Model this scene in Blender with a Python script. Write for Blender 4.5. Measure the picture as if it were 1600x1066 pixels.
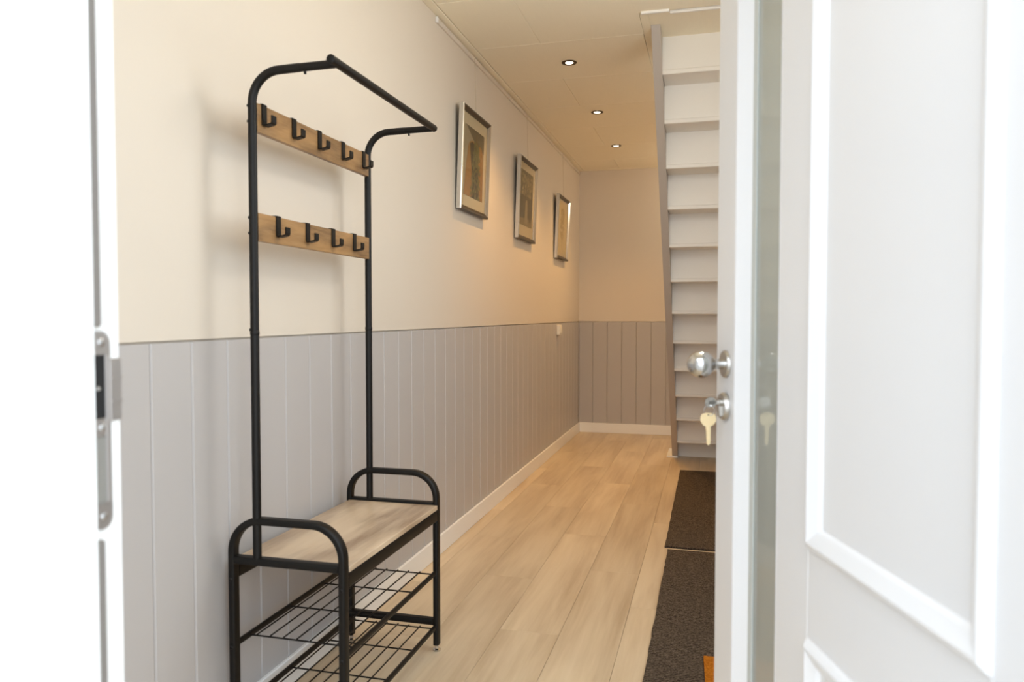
import bpy, bmesh, math, random
from mathutils import Vector, Matrix

for o in list(bpy.data.objects):
    bpy.data.objects.remove(o, do_unlink=True)
SC = bpy.context.scene
COL = SC.collection
R = math.radians
PI = math.pi
rnd = random.Random(7)

# ------------------------------------------------------------------ camera
FPX = 1175.0
YAW, PITCH = R(14.85), R(1.965)
cam_d = bpy.data.cameras.new('camera')
cam_d.sensor_fit = 'HORIZONTAL'
cam_d.sensor_width = 36.0
cam_d.lens = 36.0 * FPX / 1600.0
cam_d.clip_start = 0.02
cam_d.dof.use_dof = True
cam_d.dof.focus_distance = 3.3
cam_d.dof.aperture_fstop = 3.6
cam = bpy.data.objects.new('camera', cam_d)
COL.objects.link(cam)
cam.location = (0, 0, 1.15)
cam.rotation_euler = (R(90) - PITCH, 0, YAW)
SC.camera = cam

# ------------------------------------------------------------------ view, world, big lights
SC.view_settings.view_transform = 'Standard'
SC.view_settings.look = 'None'
SC.view_settings.gamma = 1.0
SC.view_settings.use_curve_mapping = False
SC.view_settings.exposure = 0.0
SC.cycles.use_denoising = True
SC.cycles.max_bounces = 10
SC.cycles.diffuse_bounces = 7
SC.cycles.sample_clamp_indirect = 6.0
SC.cycles.caustics_reflective = False
SC.cycles.caustics_refractive = False

SKY_STRENGTH = 4.4
SPOT_POWER = 52.0
FILL_GLOBE_POWER = 19.0
SHADE_WALL_H = 2.7
BACK_FILL_POWER = 9.0
world = bpy.data.worlds.new('world')
SC.world = world
world.use_nodes = True
nt = world.node_tree
nt.nodes.clear()
wo = nt.nodes.new('ShaderNodeOutputWorld')
bg = nt.nodes.new('ShaderNodeBackground')
bg.inputs['Color'].default_value = (0.83, 0.915, 1.0, 1)
bg.inputs['Strength'].default_value = SKY_STRENGTH
nt.links.new(bg.outputs[0], wo.inputs[0])

pd = bpy.data.lights.new('doorway_portal', 'AREA')
pd.shape = 'RECTANGLE'
pd.size, pd.size_y = 1.6, 2.5
pd.cycles.is_portal = True
po = bpy.data.objects.new('doorway_portal', pd)
COL.objects.link(po)
po.location = (-0.44, 0.58, 1.20)
po.rotation_euler = (R(90), 0, 0)       # faces into the hall (+Y)
pd2 = bpy.data.lights.new('fill_window_portal', 'AREA')  # portal for the added right window
pd2.shape = 'RECTANGLE'
pd2.size, pd2.size_y = 1.5, 1.2
pd2.cycles.is_portal = True
po2 = bpy.data.objects.new('fill_window_portal', pd2)
COL.objects.link(po2)
po2.location = (.80, 2.35, 1.66)
po2.rotation_euler = (R(90), 0, R(90))  # faces into the hall (-X)


# ------------------------------------------------------------------ materials
def lin(c):
    return tuple(((v / 255 + 0.055) / 1.055) ** 2.4 if v / 255 > 0.04045 else v / 255 / 12.92 for v in c) + (1,)


def mat(name, rgb, rough=0.5, metal=0.0, spec=0.5, noise=None, bump=None, coat=0.0):
    """rgb in sRGB 0-255. noise=(scale xyz, amount): soft colour mottling. bump=(scale xyz, strength, distance)."""
    m = bpy.data.materials.new(name)
    m.use_nodes = True
    n = m.node_tree.nodes
    b = n['Principled BSDF']
    b.inputs['Base Color'].default_value = lin(rgb)
    b.inputs['Roughness'].default_value = rough
    b.inputs['Metallic'].default_value = metal
    b.inputs['Specular IOR Level'].default_value = spec
    b.inputs['Coat Weight'].default_value = coat
    L = m.node_tree.links
    if noise or bump:
        tc = n.new('ShaderNodeTexCoord')
    if noise:
        mp = n.new('ShaderNodeMapping')
        mp.inputs['Scale'].default_value = noise[0]
        nz = n.new('ShaderNodeTexNoise')
        nz.inputs['Scale'].default_value = 1.0
        nz.inputs['Detail'].default_value = 5
        L.new(tc.outputs['Object'], mp.inputs[0])
        L.new(mp.outputs[0], nz.inputs['Vector'])
        mx = n.new('ShaderNodeMix')
        mx.data_type = 'RGBA'
        c = lin(rgb)
        a = noise[1]
        mx.inputs[6].default_value = tuple(v * (1 - a) for v in c[:3]) + (1,)
        mx.inputs[7].default_value = tuple(min(1, v * (1 + a)) for v in c[:3]) + (1,)
        L.new(nz.outputs['Fac'], mx.inputs[0])
        L.new(mx.outputs[2], b.inputs['Base Color'])
    if bump:
        mp = n.new('ShaderNodeMapping')
        mp.inputs['Scale'].default_value = bump[0]
        nz = n.new('ShaderNodeTexNoise')
        nz.inputs['Scale'].default_value = 1.0
        nz.inputs['Detail'].default_value = 3
        L.new(tc.outputs['Object'], mp.inputs[0])
        L.new(mp.outputs[0], nz.inputs['Vector'])
        bp = n.new('ShaderNodeBump')
        bp.inputs['Strength'].default_value = bump[1]
        bp.inputs['Distance'].default_value = bump[2]
        L.new(nz.outputs['Fac'], bp.inputs['Height'])
        L.new(bp.outputs[0], b.inputs['Normal'])
    return m


def wood(name, base, dark, light, axis_scale, rough, per_object=0.0, patch=0.5, fine=0.35, coat=0.0):
    """Oak-like: long streaks plus broad darker patches; axis_scale stretches the grain."""
    m = bpy.data.materials.new(name)
    m.use_nodes = True
    n, L = m.node_tree.nodes, m.node_tree.links
    b = n['Principled BSDF']
    b.inputs['Roughness'].default_value = rough
    b.inputs['Coat Weight'].default_value = coat
    b.inputs['Coat Roughness'].default_value = 0.25
    tc = n.new('ShaderNodeTexCoord')
    oi = n.new('ShaderNodeObjectInfo')
    mul = n.new('ShaderNodeMath'); mul.operation = 'MULTIPLY'; mul.inputs[1].default_value = 40.0
    L.new(oi.outputs['Random'], mul.inputs[0])
    cmb = n.new('ShaderNodeCombineXYZ')
    L.new(mul.outputs[0], cmb.inputs[0]); L.new(mul.outputs[0], cmb.inputs[1])
    add = n.new('ShaderNodeVectorMath'); add.operation = 'ADD'
    L.new(tc.outputs['Object'], add.inputs[0])
    L.new(cmb.outputs[0], add.inputs[1])

    def nz(scale, detail, rough_=0.55, dist=0.0):
        mp = n.new('ShaderNodeMapping'); mp.inputs['Scale'].default_value = scale
        t = n.new('ShaderNodeTexNoise'); t.inputs['Scale'].default_value = 1.0
        t.inputs['Detail'].default_value = detail; t.inputs['Roughness'].default_value = rough_
        t.inputs['Distortion'].default_value = dist
        L.new(add.outputs[0], mp.inputs[0]); L.new(mp.outputs[0], t.inputs['Vector'])
        return t
    sx, sy, sz = axis_scale
    broad = nz((sx * .2, sy * .42, sz * .2), 3, .5, .45)
    fine_n = nz((sx, sy * .8, sz), 6, .65, .3)
    r1 = n.new('ShaderNodeMapRange'); r1.inputs[1].default_value = .36; r1.inputs[2].default_value = .66
    L.new(broad.outputs['Fac'], r1.inputs[0])
    r2 = n.new('ShaderNodeMapRange'); r2.inputs[1].default_value = .3; r2.inputs[2].default_value = .7
    L.new(fine_n.outputs['Fac'], r2.inputs[0])
    m1 = n.new('ShaderNodeMix'); m1.data_type = 'RGBA'
    m1.inputs[6].default_value = lin(base); m1.inputs[7].default_value = lin(dark)
    s1 = n.new('ShaderNodeMath'); s1.operation = 'MULTIPLY'; s1.inputs[1].default_value = patch
    L.new(r1.outputs[0], s1.inputs[0]); L.new(s1.outputs[0], m1.inputs[0])
    m2 = n.new('ShaderNodeMix'); m2.data_type = 'RGBA'
    m2.inputs[7].default_value = lin(light)
    s2 = n.new('ShaderNodeMath'); s2.operation = 'MULTIPLY'; s2.inputs[1].default_value = fine
    L.new(r2.outputs[0], s2.inputs[0]); L.new(s2.outputs[0], m2.inputs[0])
    L.new(m1.outputs[2], m2.inputs[6])
    out = m2.outputs[2]
    if per_object:
        hsv = n.new('ShaderNodeHueSaturation')
        mr = n.new('ShaderNodeMapRange')
        mr.inputs[3].default_value = 1 - per_object; mr.inputs[4].default_value = 1 + per_object
        L.new(oi.outputs['Random'], mr.inputs[0])
        L.new(mr.outputs[0], hsv.inputs['Value'])
        L.new(out, hsv.inputs['Color'])
        out = hsv.outputs[0]
    L.new(out, b.inputs['Base Color'])
    bp = n.new('ShaderNodeBump'); bp.inputs['Strength'].default_value = .12; bp.inputs['Distance'].default_value = .001
    L.new(fine_n.outputs['Fac'], bp.inputs['Height'])
    L.new(bp.outputs[0], b.inputs['Normal'])
    return m


def glass_mat(name, tint, fres=1.45, rough=0.0, milk=0.0):
    """Window or picture glass: clear with a Fresnel mirror on top."""
    m = bpy.data.materials.new(name)
    m.use_nodes = True
    n, L = m.node_tree.nodes, m.node_tree.links
    n.clear()
    o = n.new('ShaderNodeOutputMaterial')
    t = n.new('ShaderNodeBsdfTransparent'); t.inputs[0].default_value = tint
    g = n.new('ShaderNodeBsdfGlossy'); g.inputs['Roughness'].default_value = rough
    f = n.new('ShaderNodeFresnel')
    ge = n.new('ShaderNodeNewGeometry')          # same mirror share on the pane's front and back face
    mr = n.new('ShaderNodeMapRange')
    mr.inputs[3].default_value = fres; mr.inputs[4].default_value = 1 / fres
    L.new(ge.outputs['Backfacing'], mr.inputs[0]); L.new(mr.outputs[0], f.inputs[0])
    mx = n.new('ShaderNodeMixShader')
    body = t
    if milk:                                     # satin glass: part of it is a milky diffuser
        d = n.new('ShaderNodeBsdfDiffuse'); d.inputs[0].default_value = lin((206, 210, 204))
        body = n.new('ShaderNodeMixShader'); body.inputs[0].default_value = milk
        L.new(t.outputs[0], body.inputs[1]); L.new(d.outputs[0], body.inputs[2])
    L.new(f.outputs[0], mx.inputs[0]); L.new(body.outputs[0], mx.inputs[1]); L.new(g.outputs[0], mx.inputs[2])
    L.new(mx.outputs[0], o.inputs[0])
    return m


def emit_mat(name, rgb, strength):
    m = bpy.data.materials.new(name)
    m.use_nodes = True
    b = m.node_tree.nodes['Principled BSDF']
    b.inputs['Base Color'].default_value = (1, 1, 1, 1)
    b.inputs['Emission Color'].default_value = tuple(rgb) + (1,)
    b.inputs['Emission Strength'].default_value = strength
    return m


def mat_carpet(name, dark, light, rib):
    m = bpy.data.materials.new(name)
    m.use_nodes = True
    n, L = m.node_tree.nodes, m.node_tree.links
    b = n['Principled BSDF']
    b.inputs['Roughness'].default_value = 0.95
    b.inputs['Specular IOR Level'].default_value = 0.1
    tc = n.new('ShaderNodeTexCoord')
    nz = n.new('ShaderNodeTexNoise'); nz.inputs['Scale'].default_value = 170; nz.inputs['Detail'].default_value = 4
    L.new(tc.outputs['Object'], nz.inputs['Vector'])
    wv = n.new('ShaderNodeTexWave'); wv.bands_direction = 'Y'; wv.inputs['Scale'].default_value = rib
    wv.inputs['Distortion'].default_value = 1.6; wv.inputs['Detail'].default_value = 2; wv.inputs['Detail Scale'].default_value = 6
    L.new(tc.outputs['Object'], wv.inputs['Vector'])
    mr = n.new('ShaderNodeMapRange'); mr.inputs[1].default_value = .38; mr.inputs[2].default_value = .68
    L.new(nz.outputs['Fac'], mr.inputs[0])
    ad = n.new('ShaderNodeMath'); ad.operation = 'MULTIPLY_ADD'; ad.inputs[1].default_value = .35
    L.new(wv.outputs['Fac'], ad.inputs[0])
    s = n.new('ShaderNodeMath'); s.operation = 'MULTIPLY'; s.inputs[1].default_value = .7
    L.new(mr.outputs[0], s.inputs[0]); L.new(s.outputs[0], ad.inputs[2])
    mx = n.new('ShaderNodeMix'); mx.data_type = 'RGBA'
    mx.inputs[6].default_value = lin(dark); mx.inputs[7].default_value = lin(light)
    L.new(ad.outputs[0], mx.inputs[0]); L.new(mx.outputs[2], b.inputs['Base Color'])
    bp = n.new('ShaderNodeBump'); bp.inputs['Strength'].default_value = .6; bp.inputs['Distance'].default_value = .003
    L.new(ad.outputs[0], bp.inputs['Height']); L.new(bp.outputs[0], b.inputs['Normal'])
    return m


M = {}
M['plaster'] = mat('cream_plaster', (219, 209, 195), .55, bump=((220, 220, 60), .06, .0006))
M['grey_board'] = mat('grey_board_paint', (186, 182, 180), .40, spec=.3, bump=((60, 60, 3), .04, .0005))
M['white_paint'] = mat('white_gloss_paint', (240, 240, 238), .35)
M['door_paint'] = mat('white_door_paint', (233, 234, 236), .30, bump=((260, 260, 5), .10, .0006))
M['stair_paint'] = mat('off_white_stair_paint', (240, 237, 231), .45)
M['stair_grey'] = mat('grey_stair_paint', (190, 182, 174), .45)
M['ceiling'] = mat('linen_ceiling_panel', (244, 235, 212), .65, noise=((260, 9, 9), .03), bump=((240, 60, 60), .05, .0006))
M['dark_gap'] = mat('dark_backing', (70, 60, 52), .9)
M['floor'] = wood('oak_plank', (208, 188, 157), (152, 124, 90), (224, 208, 182), (34, 2.2, 34), .34, per_object=.05, patch=.6, fine=.45)
M['seat_wood'] = wood('greige_oak_board', (208, 184, 154), (120, 88, 60), (226, 208, 182), (40, 5.0, 40), .30, patch=.85, fine=.45)
M['hook_wood'] = wood('rustic_brown_board', (160, 120, 74), (96, 66, 38), (186, 150, 104), (60, 12.0, 90), .42, patch=.95, fine=.5)
M['black'] = mat('matt_black_metal', (17, 14, 11), .45, spec=.28)
M['chrome'] = mat('satin_chrome', (205, 205, 205), .18, 1.0)
M['nickel'] = mat('brushed_nickel', (190, 186, 180), .32, 1.0)
M['brass'] = mat('pale_brass', (250, 226, 180), .38, .9)
M['zinc'] = mat('zinc_plate', (178, 172, 168), .38, .85)
M['hole_black'] = mat('black_hole', (18, 17, 17), .7)  # flat black standing in for the shade inside slot and ring hole
M['silver'] = mat('silver_frame', (212, 208, 200), .22, .85)
M['shaded_silver'] = mat('shaded_silver_frame', (74, 64, 54), .38, .6)  # the frame silver again, with shade put into its colour for top and bottom
M['passepartout'] = mat('beige_passepartout', (196, 182, 152), .9, spec=.1)
M['glass'] = glass_mat('picture_glass', (.97, .97, .96, 1), 1.18)
M['door_glass'] = glass_mat('door_glass', (.80, .83, .80, 1), 1.52, milk=.5)
M['gasket'] = mat('grey_gasket', (200, 204, 200), .5)
M['lamp_ring'] = mat('bronze_lamp_ring', (74, 56, 36), .4, .7)
M['lamp_glow'] = emit_mat('lamp_glow', (1, .82, .58), 14.0)
M['switch'] = mat('ivory_plastic', (236, 230, 216), .35)
M['rug'] = mat_carpet('ribbed_brown_rug', (34, 28, 23), (116, 102, 88), 26)
M['coir'] = mat_carpet('orange_coir', (150, 84, 16), (206, 130, 40), 60)
M['paving'] = mat('pale_paving', (176, 172, 166), .9, noise=((3, 3, 3), .12))
M['garden'] = mat('shading_wall_render', (150, 144, 138), .9, noise=((6, 6, 6), .1))  # render of the added shading wall
M['wire'] = mat('thin_wire', (190, 176, 152), .4, .4)


# ------------------------------------------------------------------ mesh helpers
def box(bm, x0, x1, y0, y1, z0, z1, bev=0.0):
    lo, hi = (x0, y0, z0), (x1, y1, z1)
    if bev <= 0:
        vs = [bm.verts.new((hi[0] if i & 1 else lo[0], hi[1] if i & 2 else lo[1], hi[2] if i & 4 else lo[2])) for i in range(8)]
        for f in ((0, 2, 3, 1), (4, 5, 7, 6), (0, 1, 5, 4), (2, 6, 7, 3), (0, 4, 6, 2), (1, 3, 7, 5)):
            bm.faces.new([vs[i] for i in f])
        return
    vs = []
    for i in range(8):
        c = [hi[k] if i >> k & 1 else lo[k] for k in range(3)]
        s = [-1 if i >> k & 1 else 1 for k in range(3)]
        for k in range(3):
            p = [c[j] + (0 if j == k else s[j] * bev) for j in range(3)]
            vs.append(bm.verts.new(p))
    g = {}
    for i in range(8):
        for k in range(3):
            g[(i, k)] = vs[i * 3 + k]
    # six faces (vertex lying on the face of axis k is the one not inset along k)
    for k in range(3):
        a, b = (k + 1) % 3, (k + 2) % 3
        for side in (0, 1):
            q = []
            for (da, db) in ((0, 0), (1, 0), (1, 1), (0, 1)):
                q.append(g[((side << k) | (da << a) | (db << b), k)])
            if not side:
                q.reverse()
            bm.faces.new(q)
    # twelve edges
    for k in range(3):
        a, b = (k + 1) % 3, (k + 2) % 3
        for da in (0, 1):
            for db in (0, 1):
                i0 = (da << a) | (db << b)
                i1 = i0 | (1 << k)
                q = [g[(i0, a)], g[(i1, a)], g[(i1, b)], g[(i0, b)]]
                bm.faces.new(q)
    for i in range(8):
        bm.faces.new([g[(i, 0)], g[(i, 1)], g[(i, 2)]])


def frames(pts, closed=False):
    """Tangents along a polyline."""
    out = []
    n = len(pts)
    for i in range(n):
        a = pts[i - 1] if i > 0 or closed else pts[i]
        b = pts[(i + 1) % n] if i < n - 1 or closed else pts[i]
        out.append((b - a).normalized())
    return out


def sweep(bm, pts, prof, up, cap=True, closed=False):
    """Sweep a closed 2D profile (u along side, v along up) along pts."""
    pts = [Vector(p) for p in pts]
    up = Vector(up)
    T = frames(pts, closed)
    rings = []
    for i, (p, t) in enumerate(zip(pts, T)):
        side = t.cross(up)
        if side.length < 1e-6:
            side = t.cross(Vector((1, 0, 0)))
        side.normalize()
        v = side.cross(t).normalized()
        k = 1.0
        if (0 < i < len(pts) - 1) or closed:
            d = (pts[i] - pts[i - 1]).normalized()
            c = max(.3, d.dot(t))
            k = 1 / c
        rings.append([bm.verts.new(p + side * (a * k) + v * b) for a, b in prof])
    m = len(prof)
    nr = len(rings)
    for i in range(nr if closed else nr - 1):
        A, B = rings[i], rings[(i + 1) % nr]
        for j in range(m):
            bm.faces.new((A[j], A[(j + 1) % m], B[(j + 1) % m], B[j]))
    if cap and not closed:
        bm.faces.new(list(reversed(rings[0])))
        bm.faces.new(rings[-1])


def circ(r, n=14):
    return [(r * math.cos(2 * PI * i / n), r * math.sin(2 * PI * i / n)) for i in range(n)]


def rrect(w, h, r, n=4):
    """Rounded rectangle, w along u, h along v."""
    out = []
    for cx, cy, a0 in ((w / 2 - r, h / 2 - r, 0), (-w / 2 + r, h / 2 - r, 90), (-w / 2 + r, -h / 2 + r, 180), (w / 2 - r, -h / 2 + r, 270)):
        for i in range(n + 1):
            a = R(a0 + 90 * i / n)
            out.append((cx + r * math.cos(a), cy + r * math.sin(a)))
    return out


def tube(bm, pts, r, n=14, up=(0, 0, 1)):
    sweep(bm, pts, circ(r, n), up)


def arc(c, r, a0, a1, n, plane):
    """Arc points; plane maps (p, q) -> 3D."""
    return [plane(c[0] + r * math.cos(R(a0 + (a1 - a0) * i / n)), c[1] + r * math.sin(R(a0 + (a1 - a0) * i / n))) for i in range(n + 1)]


def lathe(bm, prof, origin, axis, n=24, cap=True):
    """Revolve (radius, height) profile about axis through origin."""
    o = Vector(origin); ax = Vector(axis).normalized()
    a = ax.orthogonal().normalized(); b = ax.cross(a)
    rings = []
    for r, h in prof:
        if r < 1e-6:
            rings.append([bm.verts.new(o + ax * h)])
        else:
            rings.append([bm.verts.new(o + ax * h + (a * math.cos(2 * PI * i / n) + b * math.sin(2 * PI * i / n)) * r) for i in range(n)])
    for A, B in zip(rings, rings[1:]):
        for i in range(n):
            j = (i + 1) % n
            if len(A) == 1 and len(B) == 1:
                continue
            if len(A) == 1:
                bm.faces.new((A[0], B[j], B[i]))
            elif len(B) == 1:
                bm.faces.new((A[i], A[j], B[0]))
            else:
                bm.faces.new((A[i], A[j], B[j], B[i]))
    if cap:
        for r in (rings[0], rings[-1]):
            if len(r) > 2:
                try:
                    bm.faces.new(r)
                except ValueError:
                    pass


def prism(bm, poly, to3d, d0, d1):
    """Extrude a 2D polygon between depths d0 and d1; to3d(p, q, d)."""
    A = [bm.verts.new(to3d(p, q, d0)) for p, q in poly]
    B = [bm.verts.new(to3d(p, q, d1)) for p, q in poly]
    bm.faces.new(list(reversed(A)))
    bm.faces.new(B)
    n = len(poly)
    for i in range(n):
        bm.faces.new((A[i], A[(i + 1) % n], B[(i + 1) % n], B[i]))


def obj(name, bm, material, parent=None, smooth=False, kind=None):
    bmesh.ops.recalc_face_normals(bm, faces=bm.faces[:])
    me = bpy.data.meshes.new(name)
    bm.to_mesh(me)
    bm.free()
    if smooth:
        for p in me.polygons:
            p.use_smooth = True
        try:
            me.set_sharp_from_angle(angle=R(40))
        except Exception:
            pass
    me.materials.append(material)
    o = bpy.data.objects.new(name, me)
    COL.objects.link(o)
    if parent:
        o.parent = parent
    if kind:
        o['kind'] = kind
    return o


def B():
    return bmesh.new()


def thing(name, label, cat, loc=(0, 0, 0), group=None, rotz=0.0):
    o = bpy.data.objects.new(name, None)
    o.empty_display_size = .1
    COL.objects.link(o)
    o.location = loc
    o.rotation_euler = (0, 0, rotz)
    o['label'] = label
    o['category'] = cat
    if group:
        o['group'] = group
    return o


def struct(name, bm, m, label=None):
    o = obj(name, bm, m)
    o['kind'] = 'structure'
    if label:
        o['label'] = label
    return o


def copy_to(o, loc, parent):
    c = o.copy()
    COL.objects.link(c)
    c.parent = parent
    c.location = loc
    return c


# ------------------------------------------------------------------ room dimensions (metres)
XL, XR = -1.26, 0.66          # hall side walls
YF, YB = 0.76, 7.32           # inner face of front wall, back wall
ZC = 2.555                    # ceiling panels
ZW = 1.083                    # top of the grey boards
OPX, OPY0, OPY1 = -0.34, 3.60, 5.95   # stair opening in the ceiling

# floor: sub-floor with planks as parts
b = B(); box(b, XL - .1, XR + .1, YF - .14, YB + .1, -.12, -.012)
floor = struct('floor', b, M['dark_gap'], 'light oak plank floor of the hall')
PW, PL = .22, 1.245
starts = {0: 3.72, 1: 3.16, 2: 3.865, 3: 3.335, 4: 2.95, 5: 3.60, 6: 3.2, 7: 3.9}
for i in range(-1, 8):
    x0, x1 = -1.18 + PW * i, -1.18 + PW * (i + 1)
    x0, x1 = max(x0, XL), min(x1, XR)
    if x1 - x0 < .02:
        continue
    y = starts.get(i, 3.0)
    while y > YF - .1:
        y -= PL
    while y < YB:
        y0, y1 = max(y, YF - .10), min(y + PL, YB)
        if y1 - y0 > .03:
            b = B(); box(b, x0 + .0004, x1 - .0004, y0 + .0004, y1 - .0004, -.012, 0, .0007)
            obj('plank', b, M['floor'], floor)
        y += PL

# walls with upper plaster and grey tongue-and-groove boards as parts
BT = .012
BP = .1432


def board_mesh(axis, width, z0, z1):
    """One chamfered board; local: width along +a from 0, thickness towards the room."""
    b = B()
    c = .004
    w0, w1 = .0008, width - .0008
    prof = [(w0, 0), (w1, 0), (w1, BT - c), (w1 - c, BT), (w0 + c, BT), (w0, BT - c)]
    if axis == 'left':      # wall at XL, room towards +X, width along Y
        prism(b, prof, lambda p, q, d: (q, p, d), z0, z1)
    elif axis == 'right':
        prism(b, prof, lambda p, q, d: (-q, p, d), z0, z1)
    else:                   # back wall, room towards -Y
        prism(b, prof, lambda p, q, d: (p, -q, d), z0, z1)
    return b


b = B()
box(b, XL - BT - .10, XL - BT, YF - .1, YB + .1, -.1, ZC + .1)
box(b, XL - BT, XL, YF - .0, YB, ZW + .006, ZC + .012)
wall_left = struct('wall_left', b, M['plaster'], 'cream wall with grey boarded wainscot on the left')
y0 = 1.473 - BP * 5
first = None
i = 0
while y0 + BP * i < YB - .01:
    ys = y0 + BP * i
    i += 1
    if ys + BP > YB:
        b = board_mesh('left', YB - ys, .0, ZW)
        o = obj('board', b, M['grey_board'], wall_left); o.location = (XL - BT, ys, 0)
    elif first is None:
        first = obj('board', board_mesh('left', BP, .0, ZW), M['grey_board'], wall_left)
        first.location = (XL - BT, ys, 0)
    else:
        copy_to(first, (XL - BT, ys, 0), wall_left)

b = B()
box(b, XL - .1, XR + .1, YB + BT, YB + BT + .10, -.1, ZC + .1)
box(b, XL, XR, YB, YB + BT, ZW + .006, ZC + .012)
wall_back = struct('wall_back', b, M['plaster'], 'cream far wall with grey boarded wainscot')
first = None
xb = -1.122 - .141
for i in range(14):
    xs = max(XL, xb + .141 * i)
    xe = min(XR, xb + .141 * (i + 1))
    if xe - xs < .14:
        if xe - xs > .01:
            o = obj('board', board_mesh('back', xe - xs, 0, ZW), M['grey_board'], wall_back)
            o.location = (xs, YB + BT, 0)
    elif first is None:
        first = obj('board', board_mesh('back', .141, 0, ZW), M['grey_board'], wall_back)
        first.location = (xs, YB + BT, 0)
    else:
        copy_to(first, (xs, YB + BT, 0), wall_back)

b = B()
WY0, WY1, WZ0, WZ1 = 1.70, 3.20, 1.12, 2.20      # unseen window added to brighten the hall, hidden by the open door
for xa, xb2, za, ya, yb2 in ((XR + BT, XR + BT + .10, -.1, YF - .1, YB + .1), (XR, XR + BT, ZW + .006, YF, YB)):
    zt_ = ZC + .1 if za < 0 else ZC + .012
    box(b, xa, xb2, ya, WY0, za, zt_)
    box(b, xa, xb2, WY1, yb2, za, zt_)
    box(b, xa, xb2, WY0, WY1, za, WZ0)
    box(b, xa, xb2, WY0, WY1, WZ1, zt_)
wall_right = struct('wall_right', b, M['plaster'], 'cream wall with grey boarded wainscot behind the open door')
first = None
i = 0
while YF + BP * i < YB - .14:
    ys = YF + BP * i
    i += 1
    if first is None:
        first = obj('board', board_mesh('right', BP, 0, ZW), M['grey_board'], wall_right)
        first.location = (XR + BT, ys, 0)
    else:
        copy_to(first, (XR + BT, ys, 0), wall_right)

b = B()
f0, f1 = XR + .045, XR + .095
box(b, f0, f1, WY0, WY0 + .06, WZ0, WZ1, .003); box(b, f0, f1, WY1 - .06, WY1, WZ0, WZ1, .003)
box(b, f0, f1, WY0 + .06, WY1 - .06, WZ0, WZ0 + .06, .003); box(b, f0, f1, WY0 + .06, WY1 - .06, WZ1 - .06, WZ1, .003)
window = struct('fill_window_right', b, M['white_paint'], 'white fill window added in the right wall behind the open door')
b = B(); box(b, f0 + .02, f0 + .026, WY0 + .055, WY1 - .055, WZ0 + .055, WZ1 - .055)
obj('pane', b, M['glass'], window)
b = B(); box(b, XR - .03, f0, WY0 - .03, WY1 + .03, WZ0 - .022, WZ0, .004)
obj('sill', b, M['white_paint'], window)

# front wall around the doorway (outside brickwork is out of view)
DX0, DX1, DZ = -.74, .38, 2.36
b = B()
SL0, SL1, SLZ0, SLZ1 = -1.10, -.79, .12, 2.42          # unseen side light added left of the door frame for more frontal daylight
box(b, XL - .3, SL0, .66, YF, -.1, ZC + .1)
box(b, SL1, DX0, .66, YF, -.1, ZC + .1)
box(b, SL0, SL1, .66, YF, -.1, SLZ0)
box(b, SL0, SL1, .66, YF, SLZ1, ZC + .1)
box(b, DX1, XR + .3, .66, YF, -.1, ZC + .1)
box(b, DX0, DX1, .66, YF, DZ, ZC + .1)
wall_front = struct('wall_front', b, M['plaster'], 'front wall around the doorway')

b = B()
box(b, SL0, SL0 + .035, .68, .73, SLZ0, SLZ1, .003); box(b, SL1 - .035, SL1, .68, .73, SLZ0, SLZ1, .003)
box(b, SL0 + .035, SL1 - .035, .68, .73, SLZ0, SLZ0 + .05, .003); box(b, SL0 + .035, SL1 - .035, .68, .73, SLZ1 - .05, SLZ1, .003)
added_side_light = struct('fill_window_left', b, M['white_paint'], 'narrow side light added left of the front door frame for fill daylight')
b = B(); box(b, SL0 + .03, SL1 - .03, .702, .708, SLZ0 + .045, SLZ1 - .045)
obj('pane', b, M['glass'], added_side_light)

# ceiling: backing slab with the stair opening, linen panels as parts, edge strip
b = B()
zc0, zc1 = ZC + .012, ZC + .24
box(b, XL - .1, XR + .1, YF - .1, OPY0, zc0, zc1)
box(b, XL - .1, XR + .1, OPY1, YB + .1, zc0, zc1)
box(b, XL - .1, OPX, OPY0, OPY1, zc0, zc1)
box(b, XR, XR + .1, OPY0, OPY1, zc0, zc1)
ceiling = struct('ceiling', b, M['stair_paint'], 'cream linen panelled ceiling with a stair opening')
EDGE = .044
rows = [3.244 + .6015 * k for k in range(-5, 8)]


def cpanel(x0, x1, y0, y1):
    if x1 - x0 < .02 or y1 - y0 < .02:
        return
    b = B(); box(b, x0 + .0008, x1 - .0008, y0 + .0010, y1 - .0010, ZC, ZC + .011, .0022)
    obj('ceiling_panel', b, M['ceiling'], ceiling)


for r, ya in enumerate(rows):
    yb_ = min(ya + .6015, YB - EDGE)
    ya = max(ya, YF + EDGE)
    if yb_ - ya < .03:
        continue
    joints = [XL + EDGE, -.866, .35, XR - EDGE] if r % 2 else [XL + EDGE, -.258, XR - EDGE]
    for xa, xc in zip(joints, joints[1:]):
        if ya < OPY0 < yb_ - .001:                       # the row that meets the opening
            if xc <= OPX:
                cpanel(xa, xc, ya, yb_)
            elif xa < OPX:
                b = B()
                e = .001
                prism(b, [(xa + e, ya + e), (xc - e, ya + e), (xc - e, OPY0 - .02), (OPX, OPY0 - .02), (OPX, yb_ - e), (xa + e, yb_ - e)],
                      lambda p, q, d: (p, q, d), ZC, ZC + .011)
                obj('ceiling_panel', b, M['ceiling'], ceiling)
            else:
                cpanel(xa, xc, ya, OPY0 - .02)
        elif ya >= OPY0 and yb_ <= OPY1 + .35:
            if ya < OPY1 < yb_ and xc > OPX:
                cpanel(xa, min(xc, OPX), ya, yb_) if xa < OPX else None
                cpanel(max(xa, OPX), xc, OPY1, yb_)
            else:
                cpanel(xa, min(xc, OPX), ya, yb_)
        else:
            cpanel(xa, xc, ya, yb_)

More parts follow.
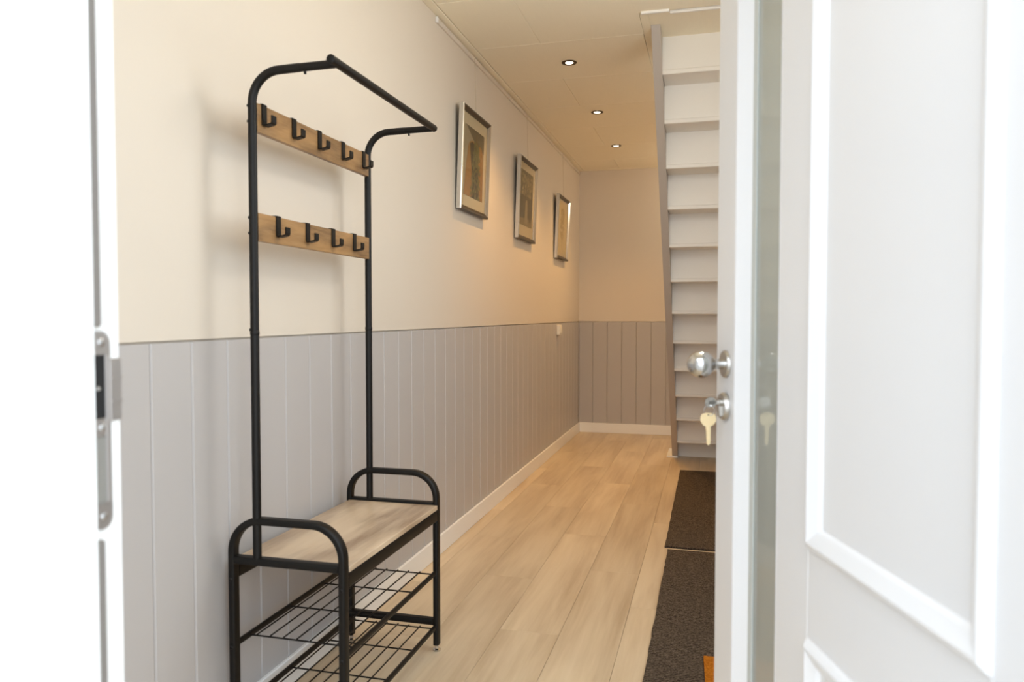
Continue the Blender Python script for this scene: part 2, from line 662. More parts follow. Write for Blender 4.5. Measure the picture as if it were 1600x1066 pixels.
b = B()
box(b, XL, XL + EDGE - .002, YF, YB, ZC - .003, ZC + .011, .002)
obj('edge_strip', b, M['ceiling'], ceiling)
b = B()
box(b, XL + EDGE, XR, YB - EDGE + .002, YB, ZC - .003, ZC + .011, .002)
obj('edge_strip', b, M['ceiling'], ceiling)

b = B(); box(b, OPX + .001, -.2995, OPY0 + .01, OPY1 - .01, ZC + .004, ZC + .02)
obj('gap_strip', b, M['ceiling'], ceiling)

# shaft above the stair opening, closing the upper floor up to the added skylight
b = B()
box(b, OPX - .05, OPX, OPY0 - .4, OPY1, zc1, 4.9)
box(b, OPX - .05, XR + .1, OPY1, OPY1 + .05, zc1, 4.9)
box(b, XR, XR + .1, OPY0 - .4, OPY1, zc1, 4.9)
box(b, OPX - .05, XR + .1, OPY0 - .45, OPY0 - .4, zc1, 4.9)
struct('wall_stairwell', b, M['plaster'], 'walls of the stairwell above the ceiling opening')
b = B(); box(b, OPX - .05, XR + .1, OPY0 - .45, OPY1 + .05, 4.9, 4.906)  # unseen skylight, added to send daylight down to the far end
struct('fill_skylight', b, M['glass'], 'skylight pane added over the stairwell for fill daylight')

# baseboards
BH = .093


def skirting(name, lo, hi, label):
    b = B(); box(b, lo[0], hi[0], lo[1], hi[1], 0, BH, .0025)
    return struct(name, b, M['white_paint'], label)


skirting('baseboard_left', (XL, YF), (XL + .013, YB), 'white skirting board along the left wall')
skirting('baseboard_back', (XL + .013, YB - .013), (XR, YB), 'white skirting board along the far wall')
skirting('baseboard_right', (XR - .013, YF), (XR, YB - .013), 'white skirting board along the right wall')

# unseen wall added left of the door to keep daylight off the leaf
b = B(); box(b, -1.52, -1.38, -3.2, .655, -.1, SHADE_WALL_H, .006)
struct('wall_shading', b, M['garden'], 'rendered shading wall added left of the front door')

# outside ground
b = B(); box(b, -8, 8, -9, .60, -.16, -.06)
struct('ground', b, M['paving'], 'pale paving outside the front door')

# ------------------------------------------------------------------ door frame (left jamb is in view)
SX, RX = -.660, -.672
b = B()
prism(b, [(-.74, .62), (SX - .003, .62), (SX, .623), (SX, .685), (SX - .003, .688), (RX, .688), (RX, .733), (RX - .003, .736), (-.74, .736)],
      lambda p, q, d: (p, q, d), -.05, DZ)
trim1 = struct('trim_1', b, M['white_paint'], 'white rebated door jamb on the latch side')
b = B(); box(b, RX + .0005, RX + .010, .6885, .7000, 0.05, .895, .002); box(b, RX + .0005, RX + .010, .6885, .7000, 1.137, DZ - .05, .002)
obj('weather_strip', b, mat('grey_rubber_strip', (120, 114, 108), .8), trim1)
HX = .297     # hinge line
b = B()
prism(b, [(.38, .60), (.318, .60), (.318, .66), (.335, .66), (.335, .735), (.38, .735)], lambda p, q, d: (p, q, d), -.05, DZ)
struct('trim_2', b, M['white_paint'], 'white door jamb on the hinge side')
b = B()
box(b, SX, .318, .62, .688, 2.31, DZ); box(b, RX, .335, .688, .735, 2.325, DZ)
struct('trim_3', b, M['white_paint'], 'white head of the door frame')
b = B(); box(b, -.74, .38, .58, .755, -.05, -.013, .004)
struct('trim_4', b, M['zinc'], 'low threshold of the front door')

# strike plate let into the jamb
sp = thing('strike_plate', 'metal strike plate with latch slot in the white door jamb', 'strike plate', (RX, .70, .90))


def plate_pt(p, q, d):
    return (d, p, q)


b = B()
e = 0.0
y0, y1 = -.010, .018
holes_z = [(.052, .128), (.158, .205)]
# plate outline (rounded ends), built as rails and bridges around the two slots
pz0, pz1 = .005, .232
rr = .013


def strip(bm, ya, yb2, za, zb):
    box(bm, .0002, .0028, ya, yb2, za, zb, .0006)


cy = (y0 + y1) / 2
prism(b, [(y0, .035)] + [(cy + (y1 - y0) / 2 * math.cos(R(a)), pz0 + .014 + .014 * math.sin(R(a))) for a in range(180, 361, 20)] + [(y1, .035)],
      plate_pt, .0002, .0028)
prism(b, [(y1, .205)] + [(cy + (y1 - y0) / 2 * math.cos(R(a)), pz1 - .014 + .014 * math.sin(R(a))) for a in range(0, 181, 20)] + [(y0, .205)],
      plate_pt, .0002, .0028)
strip(b, y0, y0 + .004, .035, .205)
strip(b, y1 - .007, y1, .035, .205)
strip(b, y0 + .004, y1 - .007, .112, .132)
obj('plate', b, M['zinc'], sp)
b = B(); box(b, .0002, .0012, y0 + .004, y1 - .007, .132, .205)
obj('latch_slot', b, M['hole_black'], sp)
b = B(); box(b, .0002, .0010, y0 + .004, y1 - .007, .035, .112)
obj('bolt_slot', b, mat('worn_grey_slot', (150, 148, 142), .5, .4), sp)
b = B()
box(b, .0005, .0034, y1 - .002, y1 + .016, .128, .200, .001)
box(b, .0034, .0050, y1 - .001, y1 + .016, .149, .152); box(b, .0034, .0050, y1 - .001, y1 + .016, .176, .179)
lip = obj('lip', b, M['zinc'], sp)
for z in (.020, .122, .219):
    b = B(); lathe(b, [(0.0045, 0), (.0045, .0012), (.003, .0022), (0, .0024)], (.0026, cy, z), (1, 0, 0), 12)
    obj('screw', b, M['chrome'], sp, True)
b = B(); box(b, .001, .006, y0 + .006, y0 + .010, .165, .169, .001)
obj('latch_adjuster', b, M['nickel'], sp)

# ------------------------------------------------------------------ front door, opened into the hall
DW, DT = .96, .05
DANG = -R(72.7)
door = bpy.data.objects.new('door_1', None)
COL.objects.link(door)
door.location = (HX, .707, 0)
door.rotation_euler = (0, 0, DANG)
door['kind'] = 'structure'
door['label'] = 'white panelled front door with a tall glass strip, opened into the hall'
DM = Matrix.Translation((HX, .707, 0)) @ Matrix.Rotation(DANG, 4, 'Z')


def lx(s):                 # s = distance from the free edge
    return -(DW - s)


Z0, Z1 = .02, 2.30
S_A, S_B, S_C, S_D = .107, .323, .446, .853   # lock stile | glass | middle stile | panels | hinge stile


def dbox(name, s0, s1, z0, z1, y0=0.0, y1=DT, bev=.002, m='door_paint'):
    b = B(); box(b, lx(s0), lx(s1), y0, y1, z0, z1, bev)
    return obj(name, b, M[m], door)


dbox('stile', 0, S_A, Z0, Z1)
dbox('stile', S_B, S_C, Z0, Z1)
dbox('stile', S_D, DW, Z0, Z1)
dbox('rail', S_A, S_B, Z0, .22, bev=.0005)
dbox('rail', S_A, S_B, 2.12, Z1, bev=.0005)
dbox('rail', S_C, S_D, Z0, .15, bev=.0005)
dbox('rail', S_C, S_D, .663, .80, bev=.0005)
dbox('rail', S_C, S_D, 2.14, Z1, bev=.0005)
GZ0, GZ1 = .22, 2.12
# splayed glazing beads around the glass
GY = .024
bd = [(0, 0), (.003, 0), (.031, GY - .002), (.031, GY), (0, GY)]
b = B(); prism(b, [(lx(S_A) + p, q) for p, q in bd], lambda p, q, d: (p, q, d), GZ0, GZ1)
obj('glazing_bead', b, M['door_paint'], door)
b = B(); prism(b, [(lx(S_B) - p * .35, q) for p, q in bd], lambda p, q, d: (p, q, d), GZ0, GZ1)
obj('glazing_bead', b, M['door_paint'], door)
b = B(); prism(b, [(GZ0 + p, q) for p, q in bd], lambda p, q, d: (d, q, p), lx(S_A) + .02, lx(S_B) - .009)
obj('glazing_bead', b, M['door_paint'], door)
b = B(); prism(b, [(GZ1 - p, q) for p, q in bd], lambda p, q, d: (d, q, p), lx(S_A) + .02, lx(S_B) - .009)
obj('glazing_bead', b, M['door_paint'], door)
b = B(); box(b, lx(S_A) + .031, lx(S_A) + .050, GY - .003, GY, GZ0 + .031, GZ1 - .031)
obj('gasket', b, M['gasket'], door)
b = B(); box(b, lx(S_A) + .001, lx(S_B) - .001, GY, GY + .020, GZ0, GZ1)
obj('glass_pane', b, M['door_glass'], door)

# raised panels with ridge mouldings
MP = [(0, 0), (.003, -.005), (.009, -.010), (.013, -.0105), (.032, -.001), (.037, .004), (.037, .012), (0, .012)]   # (inwards, y)


def moulding(s0, s1, z0, z1):
    b = B()
    rings = []
    for sx, sz in ((0, 0), (1, 0), (1, 1), (0, 1)):
        ring = []
        for p, q in MP:
            s = s0 + p if sx == 0 else s1 - p
            z = z0 + p if sz == 0 else z1 - p
            ring.append(b.verts.new((lx(s), q, z)))
        rings.append(ring)
    n = len(MP)
    for i in range(4):
        A, C = rings[i], rings[(i + 1) % 4]
        for j in range(n):
            b.faces.new((A[j], A[(j + 1) % n], C[(j + 1) % n], C[j]))
    obj('panel_moulding', b, M['door_paint'], door)


for z0, z1 in ((.80, 2.14), (.15, .663)):
    b = B(); box(b, lx(S_C), lx(S_D), .004, .046, z0, z1)
    obj('door_panel', b, M['door_paint'], door)
    moulding(S_C, S_D, z0, z1)

# knob, rose, cylinder
ks, kz, cz = .061, 1.052, .967
b = B()
lathe(b, [(.0275, 0), (.0275, .004), (.025, .007), (.013, .008)], (lx(ks), 0, kz), (0, -1, 0), 28)
obj('knob_rose', b, M['nickel'], door, True)
b = B()
prof = [(.0105, .006), (.0105, .024), (.0125, .027)]
for i in range(1, 15):
    a = R(-62 + 152 * i / 14)
    prof.append((max(0, .027 * math.cos(a)), .052 + .027 * math.sin(a)))
lathe(b, prof, (lx(ks), 0, kz), (0, -1, 0), 32)
obj('knob', b, M['chrome'], door, True)
b = B()
lathe(b, [(.028, 0), (.028, .006), (.025, .011), (.0, .011)], (lx(ks), 0, cz), (0, -1, 0), 28)
obj('lock_rose', b, M['nickel'], door, True)
b = B()
lathe(b, [(.0085, .010), (.0085, .016), (0, .016)], (lx(ks), 0, cz + .008), (0, -1, 0), 20)
box(b, lx(ks) - .005, lx(ks) + .005, -.016, -.010, cz - .020, cz + .002, .001)
obj('lock_cylinder', b, M['nickel'], door, True)


def door_thing(name, label, cat, s, y, z):
    o = thing(name, label, cat, DM @ Vector((lx(s), y, z)), None, DANG)
    return o


# key in the cylinder: blade goes in along +Y, bow is edge-on; a ring hangs from it and carries a brass key
def key_mesh(face, up):
    """2D key outline: bow at top (0..), blade downwards."""
    out = []
    for a in range(-60, 241, 20):
        out.append((.0135 * math.cos(R(a)) * 1.0, .011 * math.sin(R(a))))
    return out


ky = door_thing('key', 'silver key standing in the door lock below the round knob', 'key', ks, -.016, cz + .008)
b = B()
bow = [(.012 * math.cos(R(a)), .015 - .0 + .012 * math.sin(R(a))) for a in range(0, 360, 24)]
prism(b, [(p * .9, q) for p, q in bow], lambda p, q, d: (d, -q, p), -.0011, .0011)
obj('bow', b, M['nickel'], ky)
b = B(); box(b, -.0011, .0011, -.020, .0006, -.004, .004, .0004)
obj('blade', b, M['nickel'], ky)

kr = door_thing('key_ring', 'small wire ring hanging from the key in the lock', 'key ring', ks, -.034, cz - .008)
b = B()
pts = [(.0105 * math.sin(R(a)), 0, .0105 * math.cos(R(a))) for a in range(0, 360, 20)]
sweep(b, [Vector((p[0] * .35, p[0] * .9, p[2])) for p in pts], circ(.0009, 6), (1, .4, 0), closed=True)
obj('loop', b, M['chrome'], kr, True)

kh = door_thing('key', 'pale brass key hanging from the ring below the door lock', 'key', ks, -.036, cz - .020)
kh.rotation_euler = (0, 0, YAW)
kh['group'] = None
del kh['group']
b = B()
bow = [(-.005, -.020), (-.011, -.017), (-.0155, -.009), (-.0155, -.001), (-.012, .005), (-.004, .007), (.004, .007), (.012, .005),
       (.0155, -.001), (.0155, -.009), (.011, -.017), (.005, -.020)]
prism(b, bow, lambda p, q, d: (p, d, q), -.0011, .0011)
obj('bow', b, M['brass'], kh)
b = B()
bl = [(-.005, -.0195), (.005, -.0195), (.0045, -.054), (.002, -.058), (-.001, -.058), (-.0032, -.052), (-.0022, -.048), (-.0040, -.044),
      (-.0028, -.040), (-.0042, -.035), (-.0034, -.030), (-.005, -.026)]
prism(b, bl, lambda p, q, d: (p, d, q), -.0010, .0010)
obj('blade', b, M['brass'], kh)
b = B(); lathe(b, [(.0016, 0), (.0016, .0003), (0, .0003)], (0, -.0011, .003), (0, -1, 0), 10)
obj('ring_hole', b, M['hole_black'], kh)

# ------------------------------------------------------------------ stairs rising towards the door
RS, GO, SY0, SZ0 = .203, .191, 6.232, -.047
SXI, SXR = -.254, .60
st = thing('staircase', 'steep white closed staircase rising towards the door through the ceiling', 'stairs', (0, 6.2, 0))
oy = -6.2


def sb(name, x0, x1, y0, y1, z0, z1, bev=.002, m='stair_paint'):
    b = B(); box(b, x0, x1, y0 + oy, y1 + oy, z0, z1, bev)
    return obj(name, b, M[m], st)


def tread_edge(k):
    return SY0 - GO * k, SZ0 + RS * k


NST = 13
for k in range(0, NST):
    yk, zk = tread_edge(k)
    y1_, z1_ = tread_edge(k + 1)
    zb = 0.0 if k == 0 else zk - .012
    sb('riser', SXI, SXR, yk + .012, yk + .028, zb, z1_ - .012, .0008)
    if k < NST - 1:
        sb('tread', SXI, SXR, y1_, yk + .012 + .05, z1_ - .014, z1_ + .010, .004)
# landing soffit and its edge strips under the top of the flight
yl, zl = tread_edge(NST)
sb('landing', OPX + .001, XR - .001, OPY0 + .002, tread_edge(NST - 1)[0] + .012 + .02, ZC + .012, ZC + .05, .001, 'ceiling')
sb('landing_nosing', OPX + .01, -.199, OPY0 - .035, OPY0 - .020, ZC - .011, ZC + .004, .003)
sb('landing_nosing', -.200, XR - .01, OPY0 + .006, OPY0 + .022, ZC - .004, ZC + .012, .003)


def stringer(x0, x1, m):
    b = B()
    f = lambda z: 6.190 - GO / RS * z + oy
    d = .30
    poly = [(f(0), 0), (f(2.60), 2.60), (f(2.60) + d, 2.60), (f(.0) + d, 0)]
    c = .003
    A = [b.verts.new((x0, p, q)) for p, q in poly]
    prism(b, poly, lambda p, q, dd: (dd, p, q), x0, x1)
    for v in A:
        b.verts.remove(v)
    obj('stringer', b, m, st)


stringer(-.298, SXI, M['stair_grey'])
stringer(SXR, SXR + .042, M['stair_grey'])
b = B(); box(b, -.341, -.298, 6.165 + oy, 6.52 + oy, 0, .014, .003); box(b, -.298, -.250, 6.165 + oy, 6.188 + oy, 0, .014, .003)
obj('foot_plate', b, M['white_paint'], st)

# ------------------------------------------------------------------ ceiling downlights
LY = [4.172, 5.23, 6.30]
LABELS = ['recessed downlight nearest the door in the row on the ceiling',
          'middle of the three lit recessed downlights on the ceiling',
          'recessed downlight farthest down the hall near the back wall']
for i, y in enumerate(LY):
    t = thing('downlight', LABELS[i], 'ceiling lamp', (-.777, y, ZC), 'recessed ceiling downlights')
    b = B()
    lathe(b, [(.042, 0), (.042, -.003), (.039, -.005), (.033, -.0055), (.022, -.003), (.022, .0)], (0, 0, 0), (0, 0, 1), 28, cap=False)
    obj('ring', b, M['lamp_ring'], t, True)
    b = B(); lathe(b, [(0, -.0032), (.012, -.0032), (.0215, -.0022), (.0215, 0), (0, 0)], (0, 0, 0), (0, 0, 1), 24)
    obj('lens', b, M['lamp_glow'], t, True)
    ld = bpy.data.lights.new('lamp_light', 'SPOT')
    ld.energy = SPOT_POWER
    ld.color = (1.0, .55, .17)
    ld.spot_size = R(112)
    ld.spot_blend = 1.0
    ld.shadow_soft_size = .022
    lo = bpy.data.objects.new('lamp_light', ld)
    COL.objects.link(lo)
    lo.parent = t
    lo.location = (0, 0, -.012)

# two unseen opal globes added as fill light: one over the entrance (above the frame), one behind the stairs
def fill_globe(label, x, y, drop, rad, power, col):
    gl = thing('fill_globe', label, 'ceiling lamp', (x, y, ZC), 'added opal fill globes')
    zg = -drop
    b = B(); lathe(b, [(0, 0), (.055, 0), (.055, -.018), (.008, -.026), (.008, zg + rad + .018), (.035, zg + rad + .012), (.035, zg + rad - .008), (0, zg + rad - .008)], (0, 0, 0), (0, 0, 1), 24)
    obj('rod', b, M['nickel'], gl, True)
    b = B(); lathe(b, [(rad * math.sin(R(a)), zg + rad * math.cos(R(a))) for a in range(0, 181, 12)], (0, 0, 0), (0, 0, 1), 28, cap=False)
    obj('globe', b, emit_mat('opal_fill_glow', col, power / (4 * PI * rad ** 2 * PI)), gl, True)


fill_globe('opal fill globe added on a rod over the entrance', .12, 2.15, .335, .17, FILL_GLOBE_POWER, (1, .97, .92))
fill_globe('opal fill globe added behind the staircase at the far end', .25, 6.72, .25, .12, BACK_FILL_POWER, (1, .88, .70))

# ------------------------------------------------------------------ picture rail and its wires
pr = thing('picture_rail', 'slim hanging rail along the top of the left wall', 'picture rail', (XL, 3.352, 2.532))
b = B()
prism(b, [(.0005, -.011), (.009, -.011), (.011, -.008), (.011, .010), (.007, .012), (.0005, .012)], lambda p, q, d: (p, d, q), .012, YB - .001 - 3.352)
obj('rail', b, M['plaster'], pr)
b = B(); box(b, .0005, .013, 0, .012, -.013, .014, .002)
obj('end_cap', b, M['white_paint'], pr)

# ------------------------------------------------------------------ three framed pictures hung on wires
def picture(name, label, yc, w, zb, zt, build, tilt=.026):
    h = zt - zb
    t = thing(name, label, 'picture', (XL + .006, yc, zb), 'framed pictures on the left wall')
    t.rotation_euler = (0, math.atan2(.020, h), 0)
    fw, fd = .026, .026
    # moulding lengths: outer side wall, sloped face down to the glass
    prof = [(0, 0), (0, fd - .004), (.003, fd), (.010, fd), (fw, fd - .012), (fw, 0)]     # (inwards, out from wall)

    def length(p0, p1, inward, m):
        b = B()
        a, c = Vector(p0), Vector(p1)
        d = (c - a).normalized()
        n2 = Vector(inward)
        A, C = [], []
        for u, o in prof:
            A.append(b.verts.new((o, *(a + d * u + n2 * u))))
            C.append(b.verts.new((o, *(c - d * u + n2 * u))))
        n = len(prof)
        for i in range(n):
            b.faces.new((A[i], A[(i + 1) % n], C[(i + 1) % n], C[i]))
        b.faces.new(A); b.faces.new(list(reversed(C)))
        obj('moulding', b, m, t)
    y0, y1 = -w / 2, w / 2
    length((y0, 0), (y0, h), (1, 0), M['silver'])
    length((y1, 0), (y1, h), (-1, 0), M['silver'])
    length((y0, 0), (y1, 0), (0, 1), M['shaded_silver'])
    length((y0, h), (y1, h), (0, -1), M['shaded_silver'])
    b = B(); box(b, .004, .008, y0 + fw - .004, y1 - fw + .004, fw - .004, h - fw + .004)
    obj('passepartout', b, M['passepartout'], t)
    build(t, y0, y1, h)
    b = B(); box(b, .0118, .0132, y0 + fw - .006, y1 - fw + .006, fw - .006, h - fw + .006)
    obj('glass', b, M['glass'], t)
    b = B(); box(b, .001, .004, y0 + .01, y1 - .01, .01, h - .01)
    obj('backing', b, M['dark_gap'], t)
    # wire up to the rail
    dz = 2.521 - zt
    b = B(); tube(b, [(.012, 0, h - .02), (.004 - .020 * (dz / h), 0, h + dz - .004)], .0011, 6, (1, 0, 0))
    obj('hanging_wire', b, M['wire'], t)
    return t


def flat(t, name, poly, m, layer, parent=None):
    b = B()
    prism(b, poly, lambda p, q, d: (d, p, q), .008 + layer * .0006, .0085 + layer * .0006)
    return obj(name, b, m, parent or t)


def pm(n, c, noise=None):
    return mat(n, c, .9, spec=.05, noise=noise)


def art_plant(t, y0, y1, h):
    a, c = y0 + .075, y1 - .075
    z0, z1 = .085, h - .085
    pr_ = flat(t, 'print', [(a, z0), (c, z0), (c, z1), (a, z1)], pm('print_wall', (150, 138, 112), ((9, 9, 9), .15)), 0)
    w = c - a
    flat(t, 'printed_shade', [(a + .02, z1), (c, z1), (c, z1 - .10), (a + w * .55, z1 - .07)], pm('print_shade', (92, 82, 64)), 1, pr_)
    P = lambda u, v: (a + w * u, z0 + (z1 - z0) * v)
    flat(t, 'printed_board', [P(.02, 0), P(.99, 0), P(.96, .45), P(.93, .72), P(.86, .79), P(.70, .82), P(.36, .82), P(.24, .78), P(.18, .70), P(.10, .4)],
         pm('print_board', (140, 96, 38), ((8, 8, 60), .35)), 2, pr_)
    flat(t, 'printed_shadow', [P(.42, 0), P(.80, 0), P(.72, .4), P(.66, .78), P(.36, .80), P(.26, .76), P(.38, .4)], pm('print_dark', (20, 15, 8)), 3, pr_)
    b = B()
    rr_ = random.Random(3)
    for i in range(230):
        v = rr_.random() ** .8 * .86
        spread = .10 + .26 * (1 - v)
        u = .60 + (rr_.random() - .5) * spread * 1.5
        ang = rr_.uniform(-70, 70) - 90
        L_ = rr_.uniform(.016, .034); W_ = L_ * .27
        y, z = P(u, v)
        d = Vector((math.cos(R(ang)), math.sin(R(ang)))); n2 = Vector((-d.y, d.x))
        o = Vector((y, z))
        q = [o, o + d * L_ * .5 + n2 * W_, o + d * L_, o + d * L_ * .5 - n2 * W_]
        q = [Vector((min(max(k.x, a), c), max(k.y, z0))) for k in q]
        x = .0103 + .0003 * rr_.random()
        b.faces.new([b.verts.new((x, k.x, k.y)) for k in q])
    o = obj('printed_foliage', b, pm('print_leaf', (84, 82, 36), ((70, 70, 70), .9)), pr_)
    o['kind'] = 'stuff'
    flat(t, 'printed_stem', [P(.585, .78), P(.615, .78), P(.60, .95), P(.592, .95)], pm('print_stem', (120, 92, 40)), 4, pr_)


def art_vases(t, y0, y1, h):
    a, c = y0 + .075, y1 - .075
    z0, z1 = .10, h - .075
    w = c - a
    P = lambda u, v: (a + w * u, z0 + (z1 - z0) * v)
    pr_ = flat(t, 'print', [P(0, 0), P(1, .03), P(1, 1), P(0, 1)], pm('print_dusk', (78, 70, 48), ((14, 14, 14), .3)), 0)
    flat(t, 'printed_table', [P(0, 0), P(1, .0), P(1, .16), P(0, .12)], pm('print_table', (128, 114, 82)), 1, pr_)
    flat(t, 'printed_backdrop', [P(0, .55), P(1, .55), P(1, 1), P(0, 1)], pm('print_blossom', (100, 92, 66), ((30, 30, 30), .5)), 1, pr_)
    flat(t, 'printed_vase', [P(.40, .04), P(.62, .04), P(.60, .40), P(.56, .48), P(.47, .48), P(.42, .40)], pm('print_vase', (146, 132, 98)), 2, pr_)
    flat(t, 'printed_vase', [P(.74, .10), P(.90, .10), P(.89, .34), P(.85, .42), P(.78, .42), P(.75, .34)], pm('print_vase2', (82, 72, 48)), 2, pr_)
    b = B(); rr_ = random.Random(5)
    for i in range(70):
        y, z = P(.12 + .8 * rr_.random(), .56 + .36 * rr_.random())
        r = rr_.uniform(.006, .016)
        y = min(max(y, a + r), c - r)
        b.faces.new([b.verts.new((.0098 + .0003 * rr_.random(), y + r * math.cos(k * PI / 3), z + r * math.sin(k * PI / 3))) for k in range(6)])
    o = obj('printed_blossom', b, pm('print_petal', (144, 130, 94), ((60, 60, 60), .5)), pr_)
    o['kind'] = 'stuff'


def art_tree(t, y0, y1, h):
    a, c = y0 + .045, y1 - .045
    pr_ = flat(t, 'print', [(a, .05), (c, .05), (c, h - .05), (a, h - .05)], pm('print_cream', (200, 182, 138)), 0)
    flat(t, 'printed_trunk', [(-.004, .09), (.003, .09), (.002, .30), (-.003, .30)], pm('print_trunk', (150, 128, 82)), 1, pr_)
    b = B(); rr_ = random.Random(9)
    for i in range(150):
        q = rr_.random()
        ang = rr_.uniform(0, 2 * PI); rad = math.sqrt(rr_.random())
        y = .085 * rad * math.cos(ang); z = .31 + .145 * rad * math.sin(ang)
        r = rr_.uniform(.006, .013)
        b.faces.new([b.verts.new((.0092 + .0003 * rr_.random(), y + r * math.cos(k * PI / 3), z + r * math.sin(k * PI / 3))) for k in range(6)])
    o = obj('printed_crown', b, pm('print_crown', (160, 140, 92), ((50, 50, 50), .3)), pr_)
    o['kind'] = 'stuff'


picture('framed_picture', 'silver framed picture of a leafy bunch hanging on a brown board', 3.865, .485, 1.692, 2.223, art_plant)
picture('framed_picture', 'silver framed dusky picture of vases, middle one on the left wall', 5.045, .50, 1.662, 2.205, art_vases)
picture('framed_picture', 'silver framed picture of a pale slender tree, nearest the far wall', 6.325, .49, 1.625, 2.15, art_tree)

# ------------------------------------------------------------------ light switch on the boards
sw = thing('light_switch', 'ivory surface mounted switch on the grey boards near the far corner', 'light switch', (XL, 6.255, 1.026))
b = B(); box(b, 0, .030, -.042, .042, -.042, .042, .004)
obj('housing', b, M['switch'], sw)
b = B(); box(b, .030, .036, -.028, .028, -.028, .028, .003)
obj('rocker', b, M['switch'], sw)

# ------------------------------------------------------------------ rugs
def rug(name, label, x0, x1, y0, y1, m, h=.009, z=0.0, rot=0.0, rag=.003, group=None):
    b = B()
    rr_ = random.Random(int(y0 * 100))
    n = 40
    pts = [(x0 + rr_.uniform(-rag, rag) * .6, y0 + (y1 - y0) * i / n) for i in range(n + 1)]
    pts += [(x1, y1), (x1, y0)]
    prism(b, pts, lambda p, q, d: (p - x0, q - y0, d), 0, h)
    o = obj(name, b, m)
    o.location = (x0, y0, z + .0005)
    o.rotation_euler = (0, 0, rot)
    o['label'] = label
    o['category'] = 'rug'
    if group:
        o['group'] = group
    return o


rug('runner_rug', 'dark brown ribbed runner in front of the stairs, the farther one', -.213, .50, 3.752, 5.645, M['rug'], group='dark runners on the floor')
rug('runner_rug', 'dark brown ribbed runner nearest the open door', -.197, .52, 1.80, 3.706, M['rug'], group='dark runners on the floor')
rug('doormat', 'orange brown coir mat on the near runner beside the door', .003, .40, 2.05, 2.545, M['coir'], .008, .010, R(2.2), .001)

# ------------------------------------------------------------------ hall stand: coat rack over a shoe bench
YN, YR = 1.722, 2.392          # near and far end frames
XFR, XBK = -.901, -1.222       # front and back legs
XP = -1.148                    # poles
rack = thing('coat_rack_bench', 'black metal coat rack with wooden hook boards over a shoe bench', 'coat rack', (XP, (YN + YR) / 2, 0))
ox, oyr = -XP, -(YN + YR) / 2


def W(x, y, z):
    return Vector((x + ox, y + oyr, z))


TPROF = rrect(.019, .029, .006, 4)      # u in the frame plane, v along Y


def bolt(parent, x, y, z, axis, r=.0055):
    b = B(); lathe(b, [(r, 0), (r, .0015), (r * .7, .003), (0, .0032)], W(x, y, z), axis, 12)
    obj('bolt', b, M['black'], parent, True)


for y in (YN, YR):
    rad = .085
    zt = .6105
    pl = lambda p, q: W(p, y, q)
    pts = [pl(XBK, .022)] + [pl(XBK, .3)]
    pts += arc((XBK + rad, zt - rad), rad, 180, 90, 10, pl)
    pts += arc((XFR - rad, zt - rad), rad, 90, 0, 10, pl)
    pts += [pl(XFR, .3), pl(XFR, .022)]
    b = B(); sweep(b, pts, TPROF, (0, 1, 0))
    fr = obj('end_frame', b, M['black'], rack, True)
    b = B(); sweep(b, [pl(XBK + .009, .5035), pl(XFR - .009, .5035)], rrect(.020, .027, .004, 3), (0, 1, 0))
    obj('side_bar', b, M['black'], fr, True)
    b = B(); sweep(b, [pl(XBK + .009, .101), pl(XFR - .009, .101)], rrect(.022, .024, .004, 3), (0, 1, 0))
    obj('lower_bar', b, M['black'], fr, True)
    for x in (XBK, XFR):
        b = B(); lathe(b, [(.0125, 0), (.0135, .002), (.0135, .006), (.006, .009), (.006, .024)], W(x, y, 0), (0, 0, 1), 16)
        obj('foot', b, M['chrome'], fr, True)
        for z in (.452, .270, .090):
            bolt(fr, x, y - .0145 if y == YN else y + .0145, z, (0, -1 if y == YN else 1, 0))

# seat
b = B(); box(b, XBK + .002 + ox, XFR + .010 + ox, YN + .0155 + oyr, YR - .0155 + oyr, .490, .506, .0015)
obj('seat', b, M['seat_wood'], rack)
for x in (XFR, XBK):
    b = B(); sweep(b, [W(x, YN + .014, .470), W(x, YR - .014, .470)], rrect(.018, .038, .004, 3), (0, 0, 1))
    obj('apron', b, M['black'], rack, True)

# two wire shelves
for z in (.272, .085):
    b = B(); sweep(b, [W(XFR - .002, YN + .014, z), W(XFR - .002, YR - .014, z)], rrect(.011, .016, .004, 3), (0, 0, 1))
    sh = obj('shelf', b, M['black'], rack, True)
    b = B(); sweep(b, [W(XBK, YN + .014, z), W(XBK, YR - .014, z)], rrect(.011, .016, .004, 3), (0, 0, 1))
    obj('shelf_rail', b, M['black'], sh, True)
    for yy in (1.787, 1.995, 2.195, 2.366):
        b = B(); tube(b, [W(XBK + .002, yy, z), W(XFR - .004, yy, z)], .0024, 8)
        obj('cross_wire', b, M['black'], sh, True)
    for k in range(7):
        x = -1.195 + .0405 * k
        b = B(); tube(b, [W(x, 1.785, z + .0042), W(x, 2.368, z + .0042)], .0022, 8)
        obj('wire', b, M['black'], sh, True)

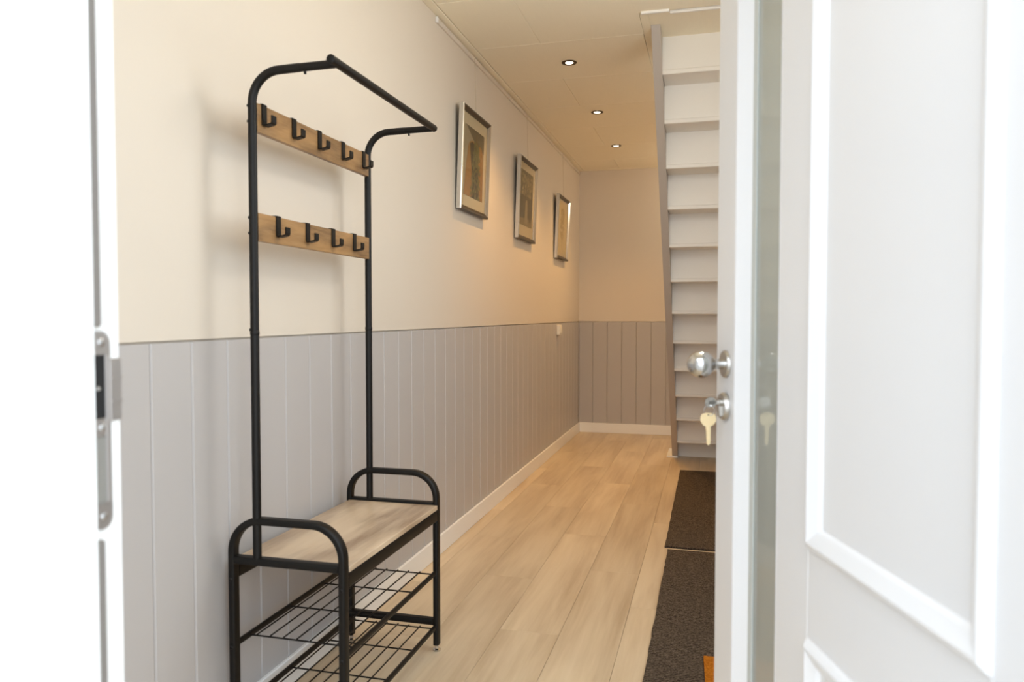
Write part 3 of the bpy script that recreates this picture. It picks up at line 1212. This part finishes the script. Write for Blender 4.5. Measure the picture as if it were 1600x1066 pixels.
# poles bending forward into the top arms
RAILX, RAILZ = -.912, 1.781
for y in (YN - .003, YR):
    pl = lambda p, q: W(p, y, q)
    rad = .078
    zt = 1.774
    pts = [pl(XP, .511), pl(XP, .8), pl(XP, 1.1), pl(XP, 1.4)] + arc((XP + rad, zt - rad), rad, 180, 90, 12, pl)
    pts += [pl(-1.010, zt + .001)]
    b = B(); tube(b, pts, .0112, 18, (0, 1, 0))
    po_ = obj('pole', b, M['black'], rack, True)
    b = B(); tube(b, [pl(-1.012, zt + .001), pl(RAILX, zt + .002)], .0106, 18, (0, 1, 0))
    obj('arm', b, M['black'], po_, True)
    b = B(); tube(b, [W(-.995, y, zt - .0105), W(-.995, y, zt - .0165)], .0035, 10, (0, 1, 0))
    obj('wing_screw', b, M['black'], po_, True)
    # sleeve seam halfway up
    b = B(); lathe(b, [(.0112, 0), (.0121, .002), (.0121, .010), (.0112, .012)], W(XP, y, 1.098), (0, 0, 1), 18, cap=False)
    obj('collar', b, M['black'], po_, True)
    sg = -1 if y < 2 else 1
    for z in (1.688, 1.648, 1.402, 1.362, 1.112):
        bolt(po_, XP - .0060, y + sg * .0088, z, (-.55, .83 * sg, 0), .0042)

b = B()
lathe(b, [(0, -.002), (.0085, -.002), (.0115, 0), (.0115, YR - YN + .046), (.0085, YR - YN + .048), (0, YR - YN + .048)],
      W(RAILX, YN - .026, RAILZ), (0, 1, 0), 20)
obj('top_rail', b, M['black'], rack, True)

# hook boards
def hook(bm, y, zt):
    """Flat strip over the board edge, down the face, out and up."""
    x0 = XP + .0085
    prof = rrect(.020, .0032, .0008, 1)
    f = lambda x, z: W(x, y, z)
    pts = [f(x0 - .017, zt - .010), f(x0 - .017, zt + .0018), f(x0 + .0018, zt + .0018), f(x0 + .0018, zt - .046), f(x0 + .003, zt - .0525), f(x0 + .006, zt - .054),
           f(x0 + .027, zt - .050), f(x0 + .0295, zt - .0475), f(x0 + .0300, zt - .044), f(x0 + .0300, zt - .029)]
    # strip lies across Y: sweep in the XZ plane with v = thickness
    P2 = [Vector(p) for p in pts]
    T = frames(P2)
    rings = []
    for p, t in zip(P2, T):
        nrm = Vector((0, 1, 0)).cross(t).normalized()
        rings.append([bm.verts.new(p + Vector((0, a, 0)) + nrm * c) for a, c in ((-.0105, -.0016), (.0105, -.0016), (.0105, .0016), (-.0105, .0016))])
    for A, C in zip(rings, rings[1:]):
        for j in range(4):
            bm.faces.new((A[j], A[(j + 1) % 4], C[(j + 1) % 4], C[j]))
    bm.faces.new(rings[0]); bm.faces.new(rings[-1])


for z0, z1, ys in ((1.625, 1.699, (1.757, 1.904, 2.047, 2.196, 2.343)), (1.343, 1.416, (1.819, 1.973, 2.126, 2.270))):
    b = B(); box(b, XP - .0065 + ox, XP + .0085 + ox, YN + .0075 + oyr, YR - .0095 + oyr, z0, z1, .001)
    hb = obj('hook_board', b, M['hook_wood'], rack)
    for y in ys:
        b = B(); hook(b, y, z1)
        obj('hook', b, M['black'], hb)
